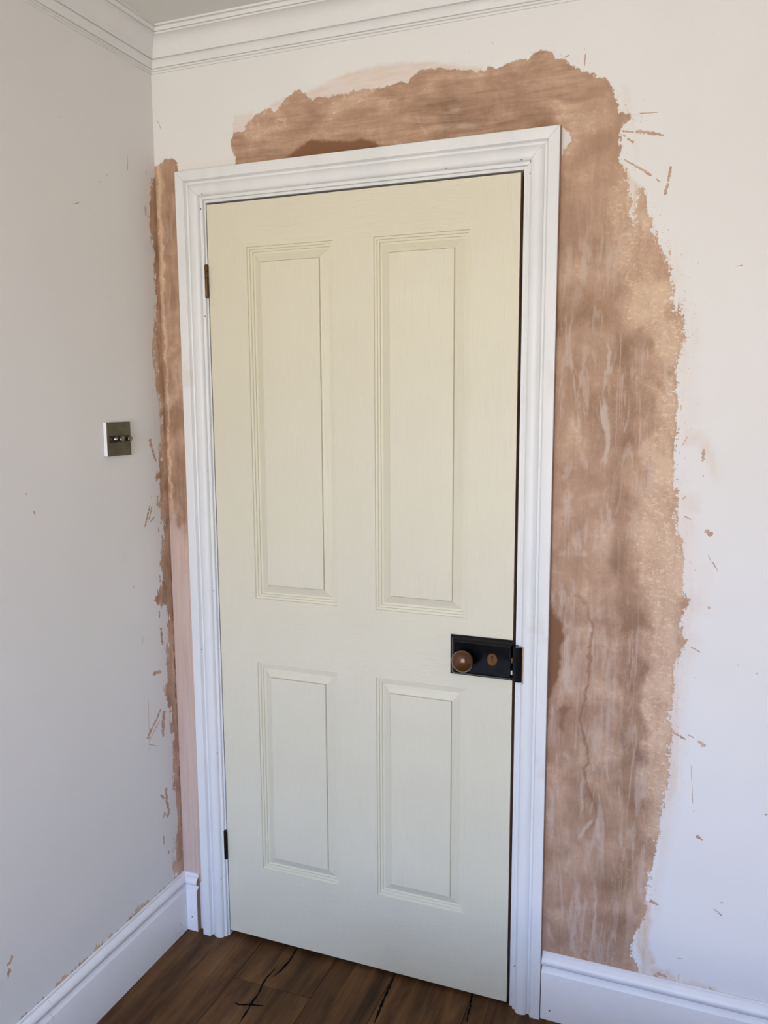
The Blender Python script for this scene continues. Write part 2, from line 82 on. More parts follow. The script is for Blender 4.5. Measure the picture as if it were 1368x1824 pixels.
def prism(name, rings, mats=(), parent=None, midx=None, caps=True, cap_mat=0, smooth=False):
    """rings: list of equally long closed loops of points, joined in order"""
    n = len(rings[0]); v = [p for r in rings for p in r]; f = []; mi = []
    for k in range(len(rings) - 1):
        for i in range(n):
            j = (i + 1) % n
            f.append((k * n + i, k * n + j, (k + 1) * n + j, (k + 1) * n + i))
            mi.append(midx[i] if midx else 0)
    if caps:
        f.append(tuple(range(n - 1, -1, -1))); f.append(tuple((len(rings) - 1) * n + i for i in range(n)))
        cm = cap_mat if isinstance(cap_mat, tuple) else (cap_mat, cap_mat)
        mi += list(cm)
    o = mesh(name, v, f, mats, parent, mi, smooth)
    return fix(o)

def lathe(name, prof, origin, axis, mats=(), parent=None, seg=32, smooth=True, sx=1.0, sz=1.0):
    """prof: (r, t) pairs, t along axis ('x+','y-','z+')"""
    v = []; f = []; n = len(prof)
    for r, t in prof:
        for k in range(seg):
            a = 2 * math.pi * k / seg; c = r * math.cos(a) * sx; s = r * math.sin(a) * sz
            v.append({'x+': (t, c, s), 'y-': (c, -t, s), 'z+': (c, s, t)}[axis])
    for i in range(n - 1):
        for k in range(seg):
            j = (k + 1) % seg
            f.append((i * seg + k, i * seg + j, (i + 1) * seg + j, (i + 1) * seg + k))
    f.append(tuple(range(seg))); f.append(tuple((n - 1) * seg + k for k in range(seg)))
    v = [(p[0] + origin[0], p[1] + origin[1], p[2] + origin[2]) for p in v]
    return fix(mesh(name, v, f, mats, parent, None, smooth))

def sharp_smooth(o, ang=0.5):
    me = o.data
    me.polygons.foreach_set('use_smooth', [True] * len(me.polygons))
    bm = bmesh.new(); bm.from_mesh(me)
    for e in bm.edges:
        e.smooth = len(e.link_faces) == 2 and e.calc_face_angle(0) < ang
    bm.to_mesh(me); bm.free()
    return o

# ---- numpy noise
RNG = np.random.RandomState(7)
_T = RNG.rand(8, 256, 256)
def vnoise(x, y, k=0):
    xi = np.floor(x).astype(int); yi = np.floor(y).astype(int)
    fx = x - xi; fy = y - yi
    fx = fx * fx * (3 - 2 * fx); fy = fy * fy * (3 - 2 * fy)
    t = _T[k % 8]
    a = t[xi & 255, yi & 255]; b = t[(xi + 1) & 255, yi & 255]
    c = t[xi & 255, (yi + 1) & 255]; d = t[(xi + 1) & 255, (yi + 1) & 255]
    return (a * (1 - fx) + b * fx) * (1 - fy) + (c * (1 - fx) + d * fx) * fy
def fbm(x, y, k=0, o=4):
    s = 0; a = 0.5; w = 0
    for i in range(o):
        s = s + a * vnoise(x * 2 ** i + 17.3 * i, y * 2 ** i + 9.1 * i, k + i); w += a; a *= 0.55
    return s / w
def sstep(a, b, x):
    t = np.clip((x - a) / (b - a), 0, 1); return t * t * (3 - 2 * t)

def seg_dist(X, Y, pl, closed=False):
    pl = np.asarray(pl); d = np.full(X.shape, 1e9); u = np.zeros(X.shape)
    n = len(pl); m = n if closed else n - 1
    for i in range(m):
        a = pl[i]; b = pl[(i + 1) % n]; e = b - a; L = (e @ e) + 1e-12
        t = np.clip(((X - a[0]) * e[0] + (Y - a[1]) * e[1]) / L, 0, 1)
        q = np.hypot(X - a[0] - t * e[0], Y - a[1] - t * e[1])
        k = q < d; d = np.where(k, q, d); u = np.where(k, (i + t) / max(m, 1), u)
    return d, u
def poly_sd(X, Y, pl, pad=0.05):
    """signed distance, positive inside; only exact within pad of the outline's box"""
    pl = np.asarray(pl); out = np.full(X.shape, -pad)
    k = (X > pl[:, 0].min() - pad) & (X < pl[:, 0].max() + pad) & (Y > pl[:, 1].min() - pad) & (Y < pl[:, 1].max() + pad)
    x = X[k]; y = Y[k]
    if not len(x):
        return out
    ins = np.zeros(x.shape, bool); n = len(pl)
    for i in range(n):
        a = pl[i]; b = pl[(i + 1) % n]
        if a[1] == b[1]:
            continue
        c = (a[1] > y) != (b[1] > y)
        ins ^= c & (x < (b[0] - a[0]) * (y - a[1]) / (b[1] - a[1]) + a[0])
    d, _ = seg_dist(x, y, pl, True)
    out[k] = np.where(ins, d, -d)
    return out

# ------------------------------------------------------------------ materials
def nmat(name):
    m = bpy.data.materials.new(name); m.use_nodes = True
    nt = m.node_tree; b = nt.nodes['Principled BSDF']
    return m, nt, b
def N(nt, t, **kw):
    n = nt.nodes.new(t)
    for k, v in kw.items():
        setattr(n, k, v)
    return n
def L(nt, a, b): nt.links.new(a, b)
def mixc(nt, fac, a, b, mode='MIX'):
    n = N(nt, 'ShaderNodeMix', data_type='RGBA', blend_type=mode)
    for s, v in ((n.inputs[0], fac), (n.inputs[6], a), (n.inputs[7], b)):
        if hasattr(v, 'is_linked'): L(nt, v, s)
        elif isinstance(v, (int, float)): s.default_value = v
        else: s.default_value = (*v, 1)
    return n.outputs[2]
def mth(nt, op, a, b=0.0, c=None, clamp=False):
    n = N(nt, 'ShaderNodeMath', operation=op, use_clamp=clamp)
    for s, v in zip(n.inputs, (a, b, c)):
        if v is None: continue
        if hasattr(v, 'is_linked'): L(nt, v, s)
        else: s.default_value = v
    return n.outputs[0]
def noise(nt, scale, vec, detail=4, rough=0.55, dist=0.0):
    n = N(nt, 'ShaderNodeTexNoise'); n.inputs['Scale'].default_value = scale
    n.inputs['Detail'].default_value = detail; n.inputs['Roughness'].default_value = rough
    n.inputs['Distortion'].default_value = dist
    L(nt, vec, n.inputs['Vector']); return n.outputs[0]
def mapv(nt, vec, sc):
    n = N(nt, 'ShaderNodeMapping'); n.inputs['Scale'].default_value = sc; L(nt, vec, n.inputs['Vector']); return n.outputs[0]
def mrange(nt, v, a, b, c=0.0, d=1.0, smooth=True):
    n = N(nt, 'ShaderNodeMapRange'); n.interpolation_type = 'SMOOTHSTEP' if smooth else 'LINEAR'
    L(nt, v, n.inputs[0])
    for i, x in enumerate((a, b, c, d)): n.inputs[i + 1].default_value = x
    return n.outputs[0]
def bump(nt, b, h, strength, dist):
    n = N(nt, 'ShaderNodeBump'); n.inputs['Strength'].default_value = strength; n.inputs['Distance'].default_value = dist
    L(nt, h, n.inputs['Height']); L(nt, n.outputs[0], b.inputs['Normal']); return n
def objvec(nt): return N(nt, 'ShaderNodeTexCoord').outputs['Object']

def simple(name, col, rough=0.5, metal=0.0, var=0.06, sc=30.0, spec=0.5, bmp=0.0, stretch=(1, 1, 1)):
    m, nt, b = nmat(name); v = mapv(nt, objvec(nt), stretch)
    n = noise(nt, sc, v, 5)
    c = mixc(nt, mrange(nt, n, .3, .7), tuple(x * (1 - var) for x in col), tuple(min(1, x * (1 + var)) for x in col))
    L(nt, c, b.inputs['Base Color']); b.inputs['Roughness'].default_value = rough; b.inputs['Metallic'].default_value = metal
    b.inputs['Specular IOR Level'].default_value = spec
    if bmp: bump(nt, b, n, 1.0, bmp)
    return m

PAINT = (0.800, 0.778, 0.755)
def wall_paint(nt, v):
    big = noise(nt, 2.3, v, 3); c = mixc(nt, mrange(nt, big, .3, .7), tuple(x * .97 for x in PAINT), PAINT)
    return c
def make_wall_mat(name, plaster=False):
    m, nt, b = nmat(name); v = objvec(nt)
    col = wall_paint(nt, v)
    fine = noise(nt, 420, v, 2, .6)
    hgt = mth(nt, 'MULTIPLY', fine, .10)
    b.inputs['Roughness'].default_value = .62; b.inputs['Specular IOR Level'].default_value = .3
    if plaster:
        def A(nm): 
            a = N(nt, 'ShaderNodeAttribute'); a.attribute_name = nm; return a.outputs['Fac']
        n1 = noise(nt, 75, v, 4, .62); n2 = noise(nt, 260, v, 4, .65); n3 = noise(nt, 11, v, 4, .55, .8)
        vs = mapv(nt, v, (1, 1, .13)); ns = noise(nt, 70, vs, 4, .66, .6)
        hs = mapv(nt, v, (.12, .12, 1)); nh = noise(nt, 70, hs, 4, .66, .6)
        hz = A('hz')
        st = N(nt, 'ShaderNodeMix'); L(nt, hz, st.inputs[0]); L(nt, ns, st.inputs[2]); L(nt, nh, st.inputs[3]); stk = st.outputs[0]
        sd = mth(nt, 'ADD', A('sd'), mth(nt, 'MULTIPLY', mth(nt, 'SUBTRACT', n1, .5), mth(nt, 'ADD', .016, mth(nt, 'MULTIPLY', A('crumb'), .022))))
        sd = mth(nt, 'ADD', sd, mth(nt, 'MULTIPLY', mth(nt, 'SUBTRACT', n2, .5), mth(nt, 'ADD', .006, mth(nt, 'MULTIPLY', A('crumb'), .022))))
        sd = mth(nt, 'ADD', sd, mth(nt, 'MULTIPLY', mth(nt, 'SUBTRACT', stk, .5), mth(nt, 'MULTIPLY', A('drag'), .075)))
        mask = mrange(nt, sd, -.0006, .0022)
        edge = mrange(nt, A('sd'), .0, .035)          # 0 at the rim, 1 inside
        # tone: pale peach (1) .. brown (0)
        tn = mth(nt, 'ADD', A('tone'), mth(nt, 'MULTIPLY', mth(nt, 'SUBTRACT', stk, .5), mth(nt, 'ADD', .50, mth(nt, 'MULTIPLY', hz, .75))))
        tn = mth(nt, 'ADD', tn, mth(nt, 'MULTIPLY', mth(nt, 'SUBTRACT', n3, .5), 1.25))
        tn = mth(nt, 'ADD', tn, mth(nt, 'MULTIPLY', mth(nt, 'SUBTRACT', n1, .5), .26))
        tn = mth(nt, 'ADD', tn, mth(nt, 'MULTIPLY', mth(nt, 'SUBTRACT', n2, .5), mth(nt, 'ADD', .08, mth(nt, 'MULTIPLY', A('crumb'), .5))))
        cr = N(nt, 'ShaderNodeValToRGB'); L(nt, tn, cr.inputs[0]); e = cr.color_ramp.elements
        e[0].position = 0.0; e[0].color = (*PL[0], 1); e[1].position = 1.0; e[1].color = (*PL[4], 1)
        for p_, c_ in ((.25, PL[1]), (.5, PL[2]), (.75, PL[3])):
            x = e.new(p_); x.color = (*c_, 1)
        pc = cr.outputs[0]
        # dry crumbly flecks where the plaster is thin
        n6 = noise(nt, 120, mapv(nt, v, (.7, 1, 1)), 4, .75)
        fl = mth(nt, 'MULTIPLY', mrange(nt, n6, .53, .62), mrange(nt, mth(nt, 'ADD', A('tone'), mth(nt, 'MULTIPLY', mth(nt, 'SUBTRACT', n3, .5), 1.2)), .50, .85))
        pc = mixc(nt, mth(nt, 'MULTIPLY', fl, .75), pc, PL[5])
        # broad pale lime haze, dragged by the trowel
        vh = mapv(nt, v, (1, 1, .15)); n4 = noise(nt, 34, vh, 5, .66, 1.6); n5 = noise(nt, 5.5, v, 3)
        hzm = mth(nt, 'MULTIPLY', mrange(nt, n4, .49, .62), mrange(nt, mth(nt, 'SUBTRACT', n5, mth(nt, 'MULTIPLY', A('tone'), .25)), .22, .48))
        pc = mixc(nt, mth(nt, 'MULTIPLY', hzm, mth(nt, 'MULTIPLY', A('haze'), .50)), pc, PL[6])
        # pale lime streaks
        pm = mth(nt, 'MULTIPLY', A('pale'), mrange(nt, mth(nt, 'ADD', stk, mth(nt, 'MULTIPLY', A('pale'), .25)), .40, .68))
        pc = mixc(nt, pm, pc, PL[6])
        # damp brown stains
        dm = mth(nt, 'MULTIPLY', A('dark'), mrange(nt, mth(nt, 'ADD', n1, mth(nt, 'MULTIPLY', A('dark'), .35)), .35, .75), clamp=True)
        pc = mixc(nt, dm, pc, PL[7])
        # pink bare timber area of the narrow strip
        pk = A('pink')
        pkc = mixc(nt, mrange(nt, noise(nt, 150, mapv(nt, v, (1, 1, .03)), 5, .7), .40, .66), PL[8], tuple(x * y for x, y in zip(PL[8], (.90, .85, .82))))
        pc = mixc(nt, mth(nt, 'MULTIPLY', pk, mrange(nt, mth(nt, 'ADD', ns, mth(nt, 'MULTIPLY', pk, .4)), .35, .75)), pc, pkc)
        wa = mth(nt, 'MULTIPLY', A('wash'), mrange(nt, stk, .38, .62, .65, 1.15), clamp=True)
        full = mth(nt, 'MAXIMUM', mask, wa)
        col = mixc(nt, wa, col, PL[9])
        col = mixc(nt, mask, col, pc)
        hgt = mth(nt, 'ADD', hgt, mth(nt, 'MULTIPLY', mrange(nt, A('sd'), -.003, .004), mth(nt, 'ADD', mth(nt, 'MULTIPLY', n1, .9), mth(nt, 'MULTIPLY', stk, .8))))
        r = mrange(nt, full, 0, 1, .62, .55); L(nt, r, b.inputs['Roughness'])
    L(nt, col, b.inputs['Base Color'])
    bump(nt, b, hgt, .5, .0016)
    return m

# plaster colours: brown .. peach ramp, fleck, lime streak, damp stain, pink timber
PL = [(.275, .155, .092), (.365, .218, .138), (.455, .285, .190), (.555, .368, .250), (.655, .460, .318),
      (.760, .570, .420), (.590, .465, .390), (.215, .098, .045), (.655, .500, .420), (.700, .520, .400)]
M_WALL = make_wall_mat('wall_paint'); M_PLASTER = make_wall_mat('plaster_over_paint', True)
M_CEIL = simple('ceiling_paint', (.74, .735, .69), .7, var=.02, sc=4)
M_CORN = simple('cornice_paint', (.775, .765, .745), .55, var=.02, sc=9)
def make_trim_paint(name, col):
    m, nt, b = nmat(name); v = objvec(nt)
    n = noise(nt, 9, mapv(nt, v, (1, 1, .3)), 5, .6); n2 = noise(nt, 60, mapv(nt, v, (1, 1, .12)), 4)
    c = mixc(nt, mrange(nt, n, .42, .72), col, tuple(x * y for x, y in zip(col, (.93, .94, .95))))
    c = mixc(nt, mth(nt, 'MULTIPLY', mrange(nt, noise(nt, 5.5, v, 4), .66, .74), .35), c, (.66, .56, .47))
    L(nt, c, b.inputs['Base Color']); b.inputs['Roughness'].default_value = .42
    bump(nt, b, n2, .25, .0006); return m
M_TRIM = make_trim_paint('architrave_paint', (.785, .785, .775))
M_BASE = simple('baseboard_paint', (.81, .80, .80), .42, var=.015, sc=12)
M_MDF = simple('bare_mdf', (.42, .27, .165), .8, var=.06, sc=80)
M_MDF2 = simple('bare_mdf_plaster_smeared', (.40, .255, .19), .8, var=.15, sc=40)
M_WOODRAW = simple('raw_door_edge', (.30, .17, .095), .75, var=.2, sc=30, stretch=(1, 1, .05))
M_DARK = simple('hole_dark', (.03, .025, .025), .9, var=.1)
def make_door_mat(name, horiz):
    m, nt, b = nmat(name); v = objvec(nt)
    sc = (.035, .3, 1) if horiz else (1, .3, .035)
    g = noise(nt, 330, mapv(nt, v, sc), 3, .6, .0); g2 = noise(nt, 900, mapv(nt, v, sc), 2, .5)
    w = noise(nt, 3, v, 3)
    c = mixc(nt, mrange(nt, w, .35, .65), (.705, .662, .515), (.725, .682, .532))
    L(nt, c, b.inputs['Base Color']); b.inputs['Roughness'].default_value = .40; b.inputs['Specular IOR Level'].default_value = .4
    bump(nt, b, mth(nt, 'ADD', mrange(nt, g, .5, .75), mth(nt, 'MULTIPLY', g2, .3)), .5, .0007); return m
M_DOORV = make_door_mat('door_paint_vertical_grain', False); M_DOORH = make_door_mat('door_paint_horizontal_grain', True)
M_LOCK = simple('black_japanned_iron', (.0035, .0038, .005), .16, var=.3, sc=60, spec=.28)
M_KNOB = simple('brown_brass_knob', (.080, .031, .010), .12, metal=.2, var=.25, sc=14)
M_BRASS = simple('old_brass', (.17, .088, .026), .35, metal=.9, var=.25, sc=90)
M_HINGE = simple('bronze_hinge', (.105, .058, .026), .38, metal=.85, var=.35, sc=120)
M_HINGED = simple('dark_hinge', (.035, .024, .018), .40, metal=.8, var=.3, sc=120)
M_PLATE = simple('bronze_switch_plate', (.115, .098, .064), .40, metal=.7, var=.18, sc=35)
M_STEEL = simple('pale_worn_steel', (.62, .58, .48), .4, metal=.6, var=.1)
M_NICKEL = simple('worn_nickel', (.20, .175, .14), .25, metal=.95, var=.2, sc=60)
M_WHITE = simple('white_plastic', (.86, .87, .88), .35, var=.01)
def make_floor_mat():
    m, nt, b = nmat('dark_oak_floor'); v = objvec(nt)
    inf = N(nt, 'ShaderNodeObjectInfo').outputs['Random']
    off = N(nt, 'ShaderNodeVectorMath', operation='ADD'); L(nt, v, off.inputs[0])
    cmb = N(nt, 'ShaderNodeCombineXYZ'); L(nt, mth(nt, 'MULTIPLY', inf, 13), cmb.inputs[0]); L(nt, mth(nt, 'MULTIPLY', inf, 7), cmb.inputs[1]); L(nt, cmb.outputs[0], off.inputs[1]); v2 = off.outputs[0]
    g = noise(nt, 26, mapv(nt, v2, (1, .11, 1)), 6, .62, .9); f = noise(nt, 210, mapv(nt, v2, (1, .045, 1)), 4, .6); bl = noise(nt, 7, mapv(nt, v2, (1, .5, 1)), 4)
    t = mth(nt, 'ADD', mth(nt, 'MULTIPLY', g, .7), mth(nt, 'MULTIPLY', bl, .4))
    cr = N(nt, 'ShaderNodeValToRGB'); L(nt, t, cr.inputs[0]); e = cr.color_ramp.elements
    e[0].position = .33; e[0].color = (.026, .0125, .0055, 1); e[1].position = .80; e[1].color = (.250, .122, .043, 1)
    x = e.new(.55); x.color = (.098, .047, .0175, 1)
    c = mixc(nt, mth(nt, 'MULTIPLY', mrange(nt, f, .5, .75), .45), cr.outputs[0], (.045, .023, .012))
    # dust and plaster crumbs
    d = mth(nt, 'MULTIPLY', mrange(nt, noise(nt, 130, v, 3, .7), .70, .76), mrange(nt, noise(nt, 5, v, 3), .45, .65))
    c = mixc(nt, mth(nt, 'MULTIPLY', d, .45), c, (.36, .27, .21))
    L(nt, c, b.inputs['Base Color']); b.inputs['Roughness'].default_value = .52; b.inputs['Specular IOR Level'].default_value = .16
    bump(nt, b, mth(nt, 'ADD', g, mth(nt, 'MULTIPLY', f, .6)), .5, .0015); return m
M_FLOOR = make_floor_mat()
M_SUB = simple('subfloor', (.02, .014, .01), .9)
M_CRACK = simple('black_crack_filler', (.004, .0035, .0035), .9, var=.3, spec=.08)
M_SPL = simple('plaster_splash', (.53, .355, .26), .7, var=.22, sc=60)
M_HALL = simple('hall_paint', (.12, .10, .09), .9)

# ------------------------------------------------------------------ room shell
RX, RY, CZ = 3.2, -3.3, 2.425            # right wall, window wall, ceiling
XL, XR, ZB, ZT = .1506, .9477, .0282, 2.0092    # door leaf
OX0, OX1, OZ = .128, .976, 2.036         # hole in the wall
def zf(x): return .008 + .0130 * x       # the old floor climbs a little to the right

wall_back = mesh('wall_back', [(0, 0, -.02), (OX0, 0, -.02), (OX0, 0, OZ), (OX0, 0, CZ), (0, 0, CZ), (0, 0, OZ), (OX1, 0, OZ), (OX1, 0, CZ), (OX1, 0, -.02), (RX, 0, -.02), (RX, 0, OZ), (RX, 0, CZ)],
                 [(0, 1, 2, 5), (5, 2, 3, 4), (2, 6, 7, 3), (8, 9, 10, 6), (6, 10, 11, 7)], [M_WALL])
tag(wall_back, 'off-white painted wall around the door, patched with pink-brown plaster', 'wall', kind='structure')
wall_left = mesh('wall_left', [(0, 0, -.02), (0, RY, -.02), (0, RY, CZ), (0, 0, CZ)], [(0, 1, 2, 3)], [M_WALL])
tag(wall_left, 'shaded off-white painted wall carrying the light switch', 'wall', kind='structure')
wall_right = mesh('wall_right', [(RX, 0, -.02), (RX, RY, -.02), (RX, RY, CZ), (RX, 0, CZ)], [(3, 2, 1, 0)], [M_WALL])
tag(wall_right, 'off-white wall to the right of the photographer', 'wall', kind='structure')
xs = [0, WX0, WX1, RX]; zs = [-.02, WZ0, WZ1, CZ]
wall_front = mesh('wall_front', [(x, RY, z) for z in zs for x in xs], [(j * 4 + i, j * 4 + i + 1, j * 4 + i + 5, j * 4 + i + 4) for j in range(3) for i in range(3) if (i, j) != (1, 1)], [M_WALL])
tag(wall_front, 'off-white window wall behind the photographer', 'wall', kind='structure')
ceiling = mesh('ceiling', [(0, 0, CZ), (RX, 0, CZ), (RX, RY, CZ), (0, RY, CZ)], [(0, 1, 2, 3)], [M_CEIL])
tag(ceiling, 'plain white ceiling above the cornice', 'ceiling', kind='structure')
# dark landing behind the closed door
hall = mesh('wall_hall', [(x, y, z) for x in (-.1, 1.2) for y in (.135, 1.2) for z in (-.02, 2.3)],
            [(0, 1, 3, 2), (4, 6, 7, 5), (2, 3, 7, 6), (1, 5, 7, 3)], [M_HALL])
tag(hall, 'dim landing wall behind the closed door', 'wall', kind='structure')
# window behind the photographer
win = tag(link('window_1', None), 'white framed window behind the photographer', 'window', kind='structure')
win.location = (0, 0, 0)
fw = .05
for nm, a in (('window_frame', (WX0, WX0 + fw, RY - .09, RY + .02, WZ0, WZ1)), ('window_frame', (WX1 - fw, WX1, RY - .09, RY + .02, WZ0, WZ1)),
              ('window_frame', (WX0 + fw, WX1 - fw, RY - .09, RY + .02, WZ1 - fw, WZ1)), ('window_sill', (WX0 + fw, WX1 - fw, RY - .09, RY + .08, WZ0, WZ0 + fw)),
              ('mullion', ((WX0 + WX1) / 2 - .03, (WX0 + WX1) / 2 + .03, RY - .08, RY, WZ0 + fw, WZ1 - fw))):
    box(nm, *a, [M_WHITE], win, .004)
mg, nt, b = nmat('window_glass'); nt.nodes.remove(b); mx = N(nt, 'ShaderNodeMixShader'); tr = N(nt, 'ShaderNodeBsdfTransparent'); gl = N(nt, 'ShaderNodeBsdfGlossy')
gl.inputs['Roughness'].default_value = .02; mx.inputs[0].default_value = .06; L(nt, tr.outputs[0], mx.inputs[1]); L(nt, gl.outputs[0], mx.inputs[2]); L(nt, mx.outputs[0], nt.nodes['Material Output'].inputs[0])
mid = (WX0 + WX1) / 2
for a, c in ((WX0 + fw, mid - .03), (mid + .03, WX1 - fw)):
    box('pane', a, c, RY - .047, RY - .043, WZ0 + fw, WZ1 - fw, [mg], win)

# ---- floor: wide dark oak boards over a subfloor
floor = mesh('floor', [(0, 1.2, zf(0) - .018), (RX, 1.2, zf(RX) - .018), (RX, RY, zf(RX) - .018), (0, RY, zf(0) - .018)], [(3, 2, 1, 0)], [M_SUB])
tag(floor, 'wide dark brown oak floorboards with black cracks', 'floor', kind='structure')
seams = [-.0, .2495, .4745, .6430, .8580, .9500 + .12]
while seams[-1] < RX: seams.append(min(RX, seams[-1] + .215))
rnd = random.Random(4)
def plank(x0, x1, y0, y1):
    g = .0005; b_ = .0012; x0 += g; x1 -= g; y0 += g; y1 -= g
    v = [];
    for (ins, dz) in ((0, -.018), (0, -.0010), (b_, 0)):
        for x, y in ((x0 + ins, y0 + ins), (x1 - ins, y0 + ins), (x1 - ins, y1 - ins), (x0 + ins, y1 - ins)):
            v.append((x, y, zf(x) + dz))
    f = [(k * 4 + i, k * 4 + (i + 1) % 4, k * 4 + 4 + (i + 1) % 4, k * 4 + 4 + i) for k in (0, 1) for i in range(4)] + [(8, 9, 10, 11)]
    return mesh('floorboard', v, f, [M_FLOOR], floor)
for i in range(len(seams) - 1):
    if i == 1: ys = [1.2, -.146, -1.9, RY]
    else:
        y = -.55 - rnd.random() * 1.2; ys = [1.2, y] + ([y - 1.5] if y - 1.5 > RY + .2 else []) + [RY]
    for a, c in zip(ys[:-1], ys[1:]):
        plank(seams[i], seams[i + 1], c, a)
for pl, w0, w1 in DATA['cracks']:
    p = np.array(pl); n = 22
    cum = np.r_[0, np.cumsum(np.hypot(*np.diff(p, axis=0).T))]; s = np.linspace(0, cum[-1], n)
    q = np.c_[np.interp(s, cum, p[:, 0]), np.interp(s, cum, p[:, 1])]; t = np.gradient(q, axis=0); t /= np.hypot(*t.T)[:, None]
    nn = np.c_[-t[:, 1], t[:, 0]]; u = np.linspace(0, 1, n); w = (w0 + (w1 - w0) * np.sin(np.pi * np.clip(u * .8 + .1, 0, 1))) * (.55 + .8 * RNG.rand(n)) * np.minimum(1, np.minimum(u, 1 - u) * 8 + .15) * .5
    A_ = q + nn * w[:, None]; B_ = q - nn * w[:, None]
    v = [(a[0], a[1], zf(a[0]) + .0002) for a in A_] + [(a[0], a[1], zf(a[0]) + .0002) for a in B_]
    mesh('crack', v, [(k, k + 1, n + k + 1, n + k) for k in range(n - 1)], [M_CRACK], floor)

# ------------------------------------------------------------------ plaster repairs on the walls
def patch(name, parent, plane, u0, u1, v0, v1, step, sdf, fields, height=.0014, keep=-.012, rag=.014):
    u = np.arange(u0, u1 + step / 2, step); v = np.arange(v0, v1 + step / 2, step)
    U, V = np.meshgrid(u, v, indexing='ij')
    wu = U + (fbm(U * 45, V * 45, 1, 4) - .5) * rag; wv = V + (fbm(U * 45, V * 45, 4, 4) - .5) * rag
    sd = sdf(wu, wv); F = fields(wu, wv, sd)
    on = (sd > keep) | (F['wash'] > .02)
    cell = on[:-1, :-1] | on[1:, :-1] | on[:-1, 1:] | on[1:, 1:]
    h = .00025 + height * sstep(-.001, .009, sd) * (.75 + .5 * fbm(U * 60, V * 60, 2, 4)) + .0004 * sstep(0, .01, sd) * (fbm(U * 140, V * 25, 5, 3) - .5)
    idx = np.arange(U.size).reshape(U.shape)
    c = np.argwhere(cell); i, j = c[:, 0], c[:, 1]
    quads = np.c_[idx[i, j], idx[i + 1, j], idx[i + 1, j + 1], idx[i, j + 1]]
    used = np.unique(quads); remap = np.full(U.size, -1); remap[used] = np.arange(len(used))
    quads = remap[quads]; uu, vv, hh = U.ravel()[used], V.ravel()[used], h.ravel()[used]
    co = np.c_[uu, -hh, vv] if plane == 'y' else np.c_[hh, uu, vv]
    if plane == 'y': pass
    else: quads = quads[:, ::-1]
    me = bpy.data.meshes.new(name)
    me.vertices.add(len(co)); me.vertices.foreach_set('co', co.ravel().astype(np.float32))
    me.loops.add(quads.size); me.loops.foreach_set('vertex_index', quads.ravel().astype(np.int32))
    me.polygons.add(len(quads)); me.polygons.foreach_set('loop_start', np.arange(0, quads.size, 4, dtype=np.int32))
    me.polygons.foreach_set('loop_total', np.full(len(quads), 4, np.int32))
    me.polygons.foreach_set('use_smooth', np.ones(len(quads), bool))
    me.update(calc_edges=True)
    F['sd'] = np.clip(sd, -.03, .05)
    for k in ('sd', 'tone', 'dark', 'pale', 'wash', 'hz', 'pink', 'crumb', 'haze', 'drag'):
        a = me.attributes.new(k, 'FLOAT', 'POINT'); a.data.foreach_set('value', np.broadcast_to(F.get(k, 0.0), U.shape).ravel()[used].astype(np.float32))
    return link(name, me, [M_PLASTER], parent)

P = DATA['P']
def add_polys(X, Y, lst, mode='add'):
    out = np.zeros(X.shape)
    for pl, val, soft in lst:
        m = sstep(-soft, soft, poly_sd(X, Y, pl, .06)) * val
        out = out + m if mode == 'add' else np.maximum(out, m)
    return out
def add_lines(X, Y, lst):
    out = np.zeros(X.shape)
    for pl, w, val in lst:
        p = np.array(pl); k = (X > p[:, 0].min() - .06) & (X < p[:, 0].max() + .06) & (Y > p[:, 1].min() - .06) & (Y < p[:, 1].max() + .06)
        d, u = seg_dist(X[k], Y[k], pl); e = np.minimum(1, np.minimum(u, 1 - u) * 5 + .15)
        w_ = w * (.6 + .8 * vnoise(X[k] * 70, Y[k] * 70, 3))
        out[k] = np.maximum(out[k], val * e * (1 - sstep(w_ * .35, w_ * 1.25, d)))
    return out
def main_sd(X, Y):
    s = poly_sd(X, Y, DATA['main'], .05); c = poly_sd(X, Y, DATA['chip'], .03)
    return np.minimum(s, -c)
def main_fields(X, Y, sd):
    hz = 1 - sstep(1.98, 2.14, Y + .10 * sstep(.95, 1.05, X) * 0)
    hz = sstep(2.00, 2.10, Y) * (1 - sstep(1.04, 1.16, X))
    X2 = X + (fbm(X * 22, Y * 14, 2, 4) - .5) * .050; Y2 = Y + (fbm(X * 14, Y * 14, 6, 4) - .5) * .06
    tone = .46 + .58 * add_polys(X2, Y2, P['tone']) + .30 * (fbm(X * 9, Y * 5, 0, 4) - .5) + .10 * (1 - sstep(.0, .03, sd))
    dark = np.maximum(add_polys(X, Y, P['dark'], 'max'), add_lines(X, Y, P['line']))
    return dict(tone=tone, dark=dark, pale=add_lines(X, Y, P['pale']), wash=np.maximum(add_polys(X, Y, [(p, w * 1.35, s) for p, w, s in P['wash']], 'max'), .30 * sstep(1.12, 1.17, X) * sstep(1.9, 1.7, Y) * sstep(-.045, -.004, sd) * sstep(.42, .62, fbm(X * 12, Y * 3, 1, 4))), hz=hz, drag=.12 + .25 * sstep(1.1, 1.16, X), haze=.12 + .88 * sstep(2.02, 1.85, Y), crumb=sstep(1.06, 1.16, X) * sstep(2.05, 1.85, Y) * (.35 + .65 * sstep(.35, .6, fbm(X * 6, Y * 6, 5, 3))) + .12)
pm = patch('plaster_patch', wall_back, 'y', .20, 1.44, .145, 2.36, .0025, main_sd, main_fields)
tag(pm, 'pink-brown skim of damp plaster around the top and right of the door')
